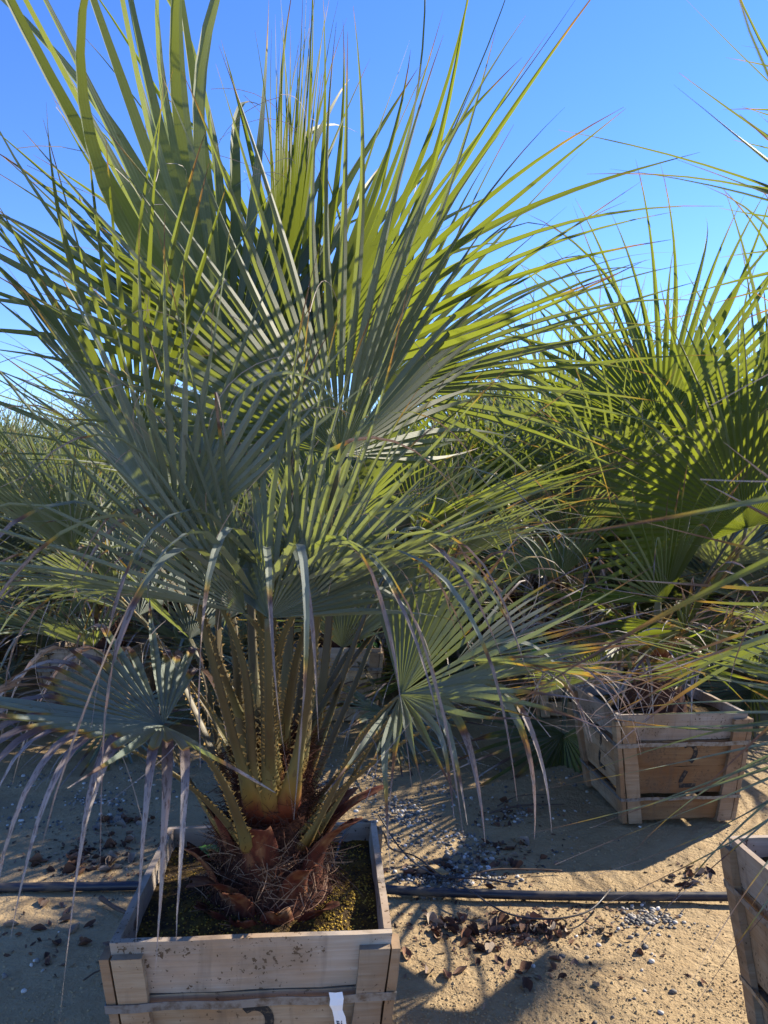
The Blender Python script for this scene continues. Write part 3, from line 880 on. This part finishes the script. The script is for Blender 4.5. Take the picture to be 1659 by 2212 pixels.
# right-hand near palm (its crate is cut by the photo edge)
def custom_palm(root_xy, spec, label, group, cz=.70):
    ax = V((*root_xy, 0)); p = empty('fan_palm', ax+V((0, 0, .44)), 0, label, 'palm tree', group)
    off = -(ax+V((0, 0, .44)))
    link('trunk', TRUNK, p); link('fibres', FIB, p, kind='stuff')
    for i, q in enumerate(spec):
        h, t = at(*q['h']), at(*q['t']); d = t-h; L = d.length*1.1; d.normalize()
        rad = V((h.x-ax.x, h.y-ax.y, 0)); rd = rad.normalized() if rad.length > .03 else V((-1, 0, 0))
        nrm = V(q['nrm']) if 'nrm' in q else V((0, 0, .9))-rd*.8
        mb = fan(h, d, nrm, L, q.get('nseg', 42), q['spread'], q.get('fuse', .31), q['droop'], q.get('cup', .6), .95, q.get('age', 0), q.get('kink', .03), 14, even=q.get('even', .62), wscale=q.get('wscale', 1), seed= 700+i+int(ax.y*10),
                 angles=[R(a) for a in q['angles']] if 'angles' in q else None)
        mb.v = [v+off for v in mb.v]; mb.build('leaf_blade', M[q['m']], p, True)
        c = ax+rd*.04+V((0, 0, cz))
        sb, fr = stalk(c, h, V((0, 0, 1))+rd*.5, d*.6+(h-c).normalized()*.7)
        sb.v = [v+off for v in sb.v]; so_ = sb.build('leaf_stalk', M['stalk'], p, True)
        thorns([(a+off, b, c2, d2, e) for a, b, c2, d2, e in fr], 80+i, 34, .010).build('thorns', M['thorn'], so_, kind='stuff')
    return p

custom_palm((1.29, 1.885), [
 dict(h=(2230, 680, 1.62), t=(1420, 260, 1.50), spread=70, droop=.10, m='leaf_green', cup=.2, nseg=12, even=.9, fuse=.2, nrm=(.3, -.7, .7)),
 dict(h=(1960, 1540, 1.55), t=(1330, 1820, 1.38), spread=92, droop=.09, m='leaf_blue', cup=.2, age=.35, nseg=36, kink=.0, fuse=.22, even=.9, nrm=(.1, -.9, .55)),
 dict(h=(2040, 1280, 1.60), t=(1330, 1440, 1.42), spread=70, droop=.10, m='leaf', cup=.2, age=.5, nseg=15, kink=.05),
 dict(h=(2560, 840, .95), t=(1250, 590, .82), spread=150, wscale=1.0, droop=.02, m='leaf_green', cup=.05, age=.15, kink=0, nrm=(0, -1, .2), even=.95, angles=[10, -22, -25, -37]),
 dict(h=(2300, 500, 1.9), t=(1960, -250, 1.9), spread=200, droop=.15, m='leaf'),
 dict(h=(2450, 900, 2.2), t=(2900, 500, 2.6), spread=200, droop=.2, m='leaf'),
 dict(h=(2500, 1200, 1.6), t=(3100, 1100, 1.5), spread=200, droop=.3, m='leaf_blue', age=.3),
], 'fan palm leaning in from the right edge, its dry-tipped segments nearest the camera', 'potted fan palms')

P2 = V((1.325, 3.755))
custom_palm((1.325, 3.755), [
 dict(h=(1612, 1140, 3.12), t=(1480, 650, 3.0), spread=200, droop=.10, m='leaf_young', cup=.3, nseg=44, fuse=.38),
 dict(h=(1660, 1010, 3.9), t=(1800, 480, 4.1), spread=200, droop=.2, m='leaf'),
 dict(h=(1330, 1070, 3.75), t=(1080, 800, 3.75), spread=200, droop=.28, m='leaf_green'),
 dict(h=(1430, 930, 4.2), t=(1390, 470, 4.5), spread=190, droop=.16, m='leaf_green'),
 dict(h=(1210, 1250, 3.5), t=(950, 1200, 3.35), spread=200, droop=.36, m='leaf', kink=.1),
 dict(h=(1435, 1300, 3.10), t=(1150, 1300, 2.75), spread=200, droop=.34, m='leaf_green', kink=.2, age=.3),
 dict(h=(1300, 1460, 3.35), t=(1060, 1530, 3.2), spread=190, droop=.4, m='leaf', kink=.6, age=.7),
 dict(h=(1700, 1350, 3.0), t=(1800, 1330, 2.6), spread=210, droop=.4, m='leaf', kink=.4, age=.5),
 dict(h=(1340, 1390, 3.25), t=(1270, 1500, 2.75), spread=200, droop=.4, m='leaf', kink=.6, age=.85, nseg=30),
 dict(h=(1480, 1360, 3.05), t=(1330, 1450, 2.6), spread=200, droop=.45, m='leaf', kink=.5, age=.7, nseg=32),
 dict(h=(1880, 1150, 3.6), t=(2200, 1000, 3.6), spread=210, droop=.3, m='leaf'),
 dict(h=(1530, 1440, 2.98), t=(1420, 1520, 2.62), spread=200, droop=.4, m='leaf', kink=.6, age=.8, nseg=30),
], 'fan palm with a sunlit translucent fan at the right edge, in the stencilled crate', 'potted fan palms')

# palms of the rows behind
G = 'potted fan palms'
rows = [
 (-.30, 5.38, .95, 'blue-leaved fan palm directly behind the large palm, in a low pale crate', 'pale wooden crate on the sand straight behind the large palm'),
 (-1.95, 5.32, .92, 'silvery fan palm at the left, its low fan catching sunlight beside a crate', 'sunlit wooden crate at the left behind the drooping grey leaf tips'),
 (1.32, 5.50, 1.22, 'tall fan palm behind the stencilled crate, tips standing against the sky', 'wooden crate half hidden behind the stencilled crate'),
 (3.1, 5.9, 1.0, 'yellow-tipped fan palm at the right behind the translucent fan', 'wooden crate deep in shade at the right behind the stencilled one'),
 (-3.55, 5.30, 1.1, 'dark fan palm at the left edge, half out of the photo', 'wooden crate by the left edge of the yard'),
 (-1.9, 7.15, 1.0, 'fan palm two rows behind the large palm, left of its stalks', 'grey wooden crate in the second row behind, left of the stalks'),
 (-.3, 7.15, .95, 'fan palm two rows behind the large palm, straight behind its trunk', 'wooden crate in the second row behind, right of the stalks'),
 (1.35, 7.2, 1.1, 'fan palm behind the tall one, between the large palm and the right fan', None),
]
for i, (x, y, sc, lab, cl) in enumerate(rows):
    gen_palm(x, y, i*1.7, sc*1.14, lab, G, True, .75 if x < .5 else .25, 900+i, 26)
    if cl: make_crate((x, y, 0), R((i*37) % 9-4), cl, far=True); add_soil((x, y, 0), R((i*37) % 9-4))
LABF = 'far fan palm in the green band below the sky'
random.seed(77)
k = 0
for y, x0, x1 in ((7.15, -5.2, 5.2), (8.9, -5.6, 5.8), (10.7, -7, 7.2), (12.6, -8, 8.2), (15, -9.5, 9.7), (18, -11, 11.5)):
    x = x0
    while x < x1:
        skip_ = y < 8 and any(abs(x-r[0]) < .9 for r in rows if abs(r[1]-7.15) < .2)
        if not skip_:
            px, py = x+jig(.2), y+jig(.25)
            sx_ = 829+px/py*1661
            LF, GF = (LABF+', left of the large one', 'far palms on the left') if sx_ < 420 else ((LABF+', behind the large one', 'far palms behind the large palm') if sx_ < 950 else (LABF+', right of the large one', 'far palms on the right'))
            gen_palm(px, py, jig(3), random.uniform(1.15, 1.5), LF, GF, y < 8, .25, 1000+k, 22)
            if y < 10: make_crate((px, py, 0), jig(.07), 'wooden crate under the far palms, mostly hidden by leaves', 'far crates', True)
            k += 1
        x += 1.4

# ------------------------------------------------------------------ distant trees
def tree_mesh(seed, hgt, rad, count, feather):
    rs = random.Random(seed); mb = MB(); tk = MB()
    tips = []
    base = V((0, 0, 0))
    for i in range(9 if not feather else 42):
        az = rs.uniform(0, 6.28); l = rs.uniform(.5, 1)
        e = V((math.cos(az)*rad*l*(.75 if not feather else .6), math.sin(az)*rad*l*.75, hgt*rs.uniform(.55, .97)))
        st = V((0, 0, hgt*rs.uniform(.1, .4)))
        tk.tube(smooth_path([st, st.lerp(e, .5)+V((0, 0, .1*hgt)), e], 4), [(.05 if not feather else .012)*hgt/5*(1-j/9)+.005 for j in range(9)], 5); tips.append(e)
    tk.tube([(0, 0, -.1), (0.05, 0, hgt*.3), (0, .05, hgt*.6)], [.14*hgt/5, .10*hgt/5, .03], 7)
    for i in range(count):
        e = rs.choice(tips)
        p = e+V((rs.gauss(0, 1), rs.gauss(0, 1), rs.gauss(0, .8 if not feather else 1.6)))*(rad*(.24 if not feather else .085))
        if p.z < .3: continue
        s = rs.uniform(.03, .075)*(1 if not feather else .55)
        q = Matrix.Rotation(rs.uniform(0, 6.3), 3, 'Z') @ Matrix.Rotation(rs.uniform(-1.4, 1.4), 3, 'X')
        v = [q @ V(c)*s for c in ((-.35, -1, 0), (.35, -1, .1), (.45, .4, 0), (0, 1.2, .15), (-.45, .4, 0))]
        mb.add([p+x for x in v], [(0, 1, 2, 3, 4)], [(rs.random(), 0, 0, 1)]*5)
    return mb, tk
TREES = []
for sd_, hg, rd_, ct, fe in ((1, 5.6, 2.3, 9000, False), (2, 4.8, 2.0, 8000, False), (3, 4.4, 1.5, 3600, True)):
    c_, t_ = tree_mesh(sd_, hg, rd_, ct, fe)
    TREES.append((c_.mesh('crown', M['crown_red' if fe else 'crown']), t_.mesh('trunk', M['bark'], True)))
def tree(k, x, y, s, rz, label, group, nm):
    o = empty(nm, (x, y, 0), rz, label, 'tree', group); o.scale = (s, s, s)
    link('trunk', TREES[k][1], o); link('crown', TREES[k][0], o)
for i in range(11):
    x = -15+i*3.1; tree(i % 2, x, 24+(i*7 % 5), .85+.06*(i*5 % 4), i*1.3, 'dark leafy tree beyond the last palm rows, low on the horizon', 'trees on the horizon', 'tree')
for i, (x, y, s) in enumerate([(1.9, 11.6, .78), (3.3, 11.8, .80), (2.6, 13.6, .85), (-3.2, 13.5, .85), (6.5, 13.6, .9)]):
    tree(2, x, y, s, i*2.1, ['feathery grey-twigged shrub against the sky, right of the large palm', 'feathery shrub against the sky beside the right palms', 'feathery shrub rising behind the pair of grey-twigged ones',
        'feathery shrub glimpsed through the large palm, left of its stalks', 'feathery shrub behind the palms at the right edge'][i], 'feathery shrubs', 'shrub')

# ------------------------------------------------------------------ pipe and drip tubes
mb = MB()
pp = [ground(-900, 1900), ground(-300, 1925), ground(150, 1924), ground(420, 1920), ground(700, 1922), ground(900, 1934), ground(1200, 1944), ground(1600, 1946), ground(2400, 1950)]
pp = [p+V((0, 0, .012)) for p in pp]
mb.tube(smooth_path(pp, 8), .016, 12)
tag(mb.build('irrigation_pipe', M['pipe'], None, True), 'black plastic irrigation pipe lying across the sand behind the nearest crate', 'pipe')
mb = MB()
tp = [MAIN+V((.14, .02, CH-.045)), MAIN+V((.17, .10, CH-.02)), MAIN+V((.19, .23, CH-.0)), MAIN+V((.24, .305, CH+.008)), MAIN+V((.30, .36, CH-.05)),
      at(845, 1835, 2.75), ground(900, 1880)+V((0, 0, .05)), ground(960, 1920)+V((0, 0, .035)), ground(1010, 1952)+V((0, 0, .05)), ground(1090, 1985)+V((0, 0, .02)), ground(1180, 2000)+V((0, 0, .02)),
      ground(1270, 1990)+V((0, 0, .03)), ground(1320, 1950)+V((0, 0, .045))]
mb.tube(smooth_path(tp, 8), .0032, 6)
tag(mb.build('drip_tube', M['pipe'], None, True), 'thin black drip tube looping from the nearest crate over to the pipe', 'tube')
mb = MB(); mb.tube(smooth_path([ground(818, 1870)+V((0, 0, .2)), ground(870, 1890)+V((0, 0, .09)), ground(940, 1920)+V((0, 0, .05)), ground(1040, 1928)+V((0, 0, .048)), ground(1120, 1936)+V((0, 0, .04))], 8), .0035, 6)
tag(mb.build('drip_tube', M['pipe'], None, True), 'short shiny drip tube lying on top of the black pipe', 'tube')
mb = MB(); mb.tube(smooth_path([ground(985, 1918)+V((0, 0, .02)), ground(1060, 1898)+V((0, 0, .03)), ground(1150, 1888)+V((0, 0, .015)), ground(1215, 1886)+V((0, 0, .006))], 8), .003, 6)
tag(mb.build('twig', M['twig'], None, True), 'thin curved dark twig on the sand just behind the pipe', 'twig')

# ------------------------------------------------------------------ gravel, clods
random.seed(31)
def free(p):
    for cx, cy in ((-.304, 1.953), (1.325, 3.755), (1.29, 1.885)):
        if abs(p.x-cx) < .275 and abs(p.y-cy) < .275: return False
    return True
patches = [(870, 1700, 110, 40, 420), (860, 1760, 60, 40, 330), (930, 1800, 90, 50, 350), (1040, 1840, 130, 45, 330), (920, 1880, 80, 30, 300), (1010, 1900, 90, 22, 260), (1400, 1985, 60, 26, 260),
           (1100, 1770, 80, 30, 110), (205, 1740, 70, 25, 420), (120, 1760, 120, 30, 160), (260, 1700, 120, 50, 120), (60, 1700, 120, 30, 120), (430, 1660, 120, 60, 90), (700, 1690, 60, 30, 120),
           (350, 1640, 160, 40, 120), (1100, 1650, 250, 60, 120), (1250, 1700, 140, 70, 120), (800, 1640, 120, 50, 120), (200, 2050, 220, 90, 60), (1400, 2100, 220, 100, 60)]
mb = MB()
for (x, y, sx, sy, ct) in patches:
    for _ in range(ct):
        py = random.gauss(y, sy*.62)
        if py < 1500: continue
        p = ground(random.gauss(x, sx*.62), py)
        if noise.noise(V((p.x*4.5, p.y*4.5, 9))) < random.uniform(-.35, .25): continue
        if not free(p): continue
        r = random.choice((random.uniform(.003, .007), random.uniform(.005, .0115)))
        stone(mb, (p.x, p.y, gz(p.x, p.y)+r*.25), r, min(1, max(0, random.betavariate(1.3, 1.5))))
mb.build('gravel', M['gravel'], None, True, 'stuff')
mb = MB()
for _ in range(15000):
    px, py = random.uniform(-40, 1690), random.uniform(1640, 2260)
    dn = .30+.9*noise.noise(V((px/210, py/120, 2)))+(.5 if px > 850 and py > 2000 else 0)
    if random.random() > dn: continue
    p = ground(px, py)
    if not free(p): continue
    r = random.uniform(.0015, .0050)*(1.5 if random.random() < .06 else 1)
    grain(mb, (p.x, p.y, gz(p.x, p.y)+r*.15), r, random.random(), .8)
mb.build('clods', M['clod'], None, False, 'stuff')

# ------------------------------------------------------------------ dry leaves
def dry_leaf(seed):
    rs = random.Random(seed); n, m = 8, 5; vs, fs = [], []
    L, W = 1.0, rs.uniform(.22, .34); cl, cw, tw = rs.uniform(.4, 1.6), rs.uniform(.5, 2.2), rs.uniform(-.9, .9)
    for j in range(n+1):
        t = j/n; wd = W*math.sin(PI*min(1, t*.92+.06))**.8+.012
        for i in range(m):
            u = -1+2*i/(m-1); x = (t-.5)*L; y = u*wd; z = cw*y*y/W*1.2+cl*(t-.5)**2*.8
            a = tw*(t-.5); y, z = y*math.cos(a)-z*math.sin(a), y*math.sin(a)+z*math.cos(a)
            vs.append(V((x, y, z+.05*noise.noise(V((t*5, u*3, seed))))))
    for j in range(n):
        for i in range(m-1): a = j*m+i; fs.append((a, a+1, a+m+1, a+m))
    zmin = min(v.z for v in vs); vs = [V((v.x, v.y, v.z-zmin)) for v in vs]
    return mesh_of('dry_leaf', vs, fs, M['litter'], True)
DL = [dry_leaf(i+3) for i in range(9)]
random.seed(66)
lp = [(1120, 2010, 120, 25, 60, 'brown curled leaf in the litter just in front of the black pipe', 'leaf litter before the pipe'),
      (960, 1995, 60, 20, 20, 'brown curled leaf in the litter just in front of the black pipe', 'leaf litter before the pipe'),
      (1180, 2090, 190, 60, 26, 'lone dry leaf on the sunlit sand right of the nearest crate', 'leaves on the sunlit sand'),
      (940, 1885, 70, 25, 26, 'rust brown leaf among the pebbles behind the pipe', 'leaves among the pebbles'),
      (1090, 1850, 70, 30, 24, 'rust brown leaf among the pebbles behind the pipe', 'leaves among the pebbles'),
      (1480, 1895, 50, 22, 14, 'crumpled dry leaf near the right-hand crate', 'leaves near the right crate'),
      (1090, 1755, 70, 22, 16, 'rust brown leaf among the pebbles behind the pipe', 'leaves among the pebbles'),
      (200, 1850, 90, 35, 62, 'brown leaf of the litter under the hanging grey leaf tips', 'leaf litter on the left'),
      (270, 1770, 60, 30, 22, 'brown leaf of the litter under the hanging grey leaf tips', 'leaf litter on the left'),
      (150, 2010, 160, 60, 26, 'small dark leaf on the shaded sand left of the nearest crate', 'leaves on the left sand'),
      (500, 1680, 150, 60, 14, 'small dark leaf on the sand behind the trunk', 'leaves behind the trunk')]
for (x, y, sx, sy, ct, lab, grp) in lp:
    for _ in range(ct):
        p = ground(random.gauss(x, sx*.62), max(1560, random.gauss(y, sy*.62)))
        if not free(p): continue
        s = random.uniform(.02, .062)
        o = link('dry_leaf', random.choice(DL), None, (p.x, p.y, gz(p.x, p.y)-.001), (jig(.5), jig(.5), jig(3.1)))
        o.scale = (s, s*random.uniform(.7, 1.1), s*random.uniform(.5, 1)); tag(o, lab, 'dry leaf', grp)

mb = MB(); random.seed(8)
for (x, y, sx, sy, ct, lab, grp) in lp+[(1300, 1960, 120, 25, 30, '', '')]:
    for _ in range(ct*5 if sx < 130 else ct*2):
        p = ground(random.gauss(x, sx*.9), max(1560, random.gauss(y, sy*.9)))
        if not free(p): continue
        q = Matrix.Rotation(jig(3.1), 3, 'Z') @ Matrix.Rotation(jig(.7), 3, 'X') @ Matrix.Rotation(jig(.5), 3, 'Y'); r = random.uniform(.004, .013)
        mb.add([q @ V(v)*r+V((p.x, p.y, gz(p.x, p.y)+.003)) for v in ((-1, -.3, 0), (.1, -.45, .12), (1.1, 0, .1), (.2, .4, 0), (-.8, .3, .2))], [(0, 1, 2, 3, 4)], [(random.random(), 0, 0, 1)]*5)
mb.build('leaf_crumbs', m_attr('leaf_crumbs', [(0, (.03, .02, .017)), (.5, (.09, .05, .033)), (.8, (.16, .10, .07)), (1, (.30, .25, .19))]), None, False, 'stuff')

# twigs, stick, chip, weeds
def twig(pts, r, label, nm='twig'):
    mb = MB(); pts = smooth_path(pts, 5); n = len(pts)
    mb.tube(pts, [r*(1-.5*i/n)*random.uniform(.85, 1.15) for i in range(n)], 6)
    tag(mb.build(nm, M['twig'], None, True), label, 'twig')
g_ = lambda x, y, z=.006: ground(x, y)+V((0, 0, z))
twig([g_(215, 1948, .012), g_(245, 1965), g_(278, 1982, .01)], .009, 'stubby grey stick in front of the pipe at the left')
twig([g_(278, 1980), g_(330, 1965), g_(385, 1950)], .004, 'thin dark twig running from the stubby stick towards the crate')
twig([g_(440, 1870), g_(540, 1848), g_(620, 1835)], .004, 'long thin twig beside the left rear corner of the nearest crate')
twig([g_(465, 1905), g_(480, 1880)], .005, 'short black twig left of the nearest crate')
twig([g_(1060, 1760), g_(1130, 1745, .01), g_(1220, 1742)], .005, 'dark branching twig on the sand left of the stencilled crate')
twig([g_(1075, 1745), g_(1120, 1725, .01), g_(1180, 1720)], .003, 'fine twig crossing the branching twig by the stencilled crate')
twig([g_(545, 1765), g_(590, 1755), g_(680, 1735, .01)], .004, 'bent twig on the sand behind the trunk')
twig([g_(178, 2125), g_(205, 2110, .01), g_(235, 2098)], .003, 'pale straw on the sand at the lower left')
mb = MB(); rot = Matrix.Rotation(R(125), 3, 'Z') @ Matrix.Rotation(.12, 3, 'X')
c_ = ground(948, 1890)
mb.box((0, 0, 0), (.085, .032, .007), rot); tag(mb.build('wood_chip', M['chip'], None, loc=(c_.x, c_.y, .018)), 'flat yellowish wood chip lying on the pebbles', 'wood chip')

def weed(loc, s, nl, label, seed):
    rs = random.Random(seed); o = empty('weed', loc, 0, label, 'weed')
    for i in range(nl):
        az = i*2.4+rs.uniform(-.3, .3); ln = s*rs.uniform(.7, 1.2); el = rs.uniform(.2, 1.0); vs, fs = [], []
        for j in range(7):
            t = j/6; wd = ln*.26*math.sin(PI*min(1, .08+t*.92))**.7*(1 if j < 6 else .05)
            e = el-1.1*t*t; x = ln*t*math.cos(e*.8); z = ln*t*math.sin(max(-.3, e))
            for u in (-1, 0, 1): vs.append(V((x, u*wd, z+.12*wd*abs(u))))
        for j in range(6):
            for u in range(2): a = j*3+u; fs.append((a, a+1, a+4, a+3))
        link('leaf', mesh_of('leaf', vs, fs, M['weed'], True), o, (0, 0, .005), (0, 0, az))
weed(MAIN+V((-.20, .21, CH-.045)), .045, 5, 'small green seedling in the rear left corner of the nearest crate', 1)
weed(V((.98, 5.3, .48)), .20, 9, 'broad bright green weed in the shade behind the stencilled crate', 2)
weed(V((-.12, 5.25, .48)), .11, 9, 'low green weed in the crate behind the large palm', 3)
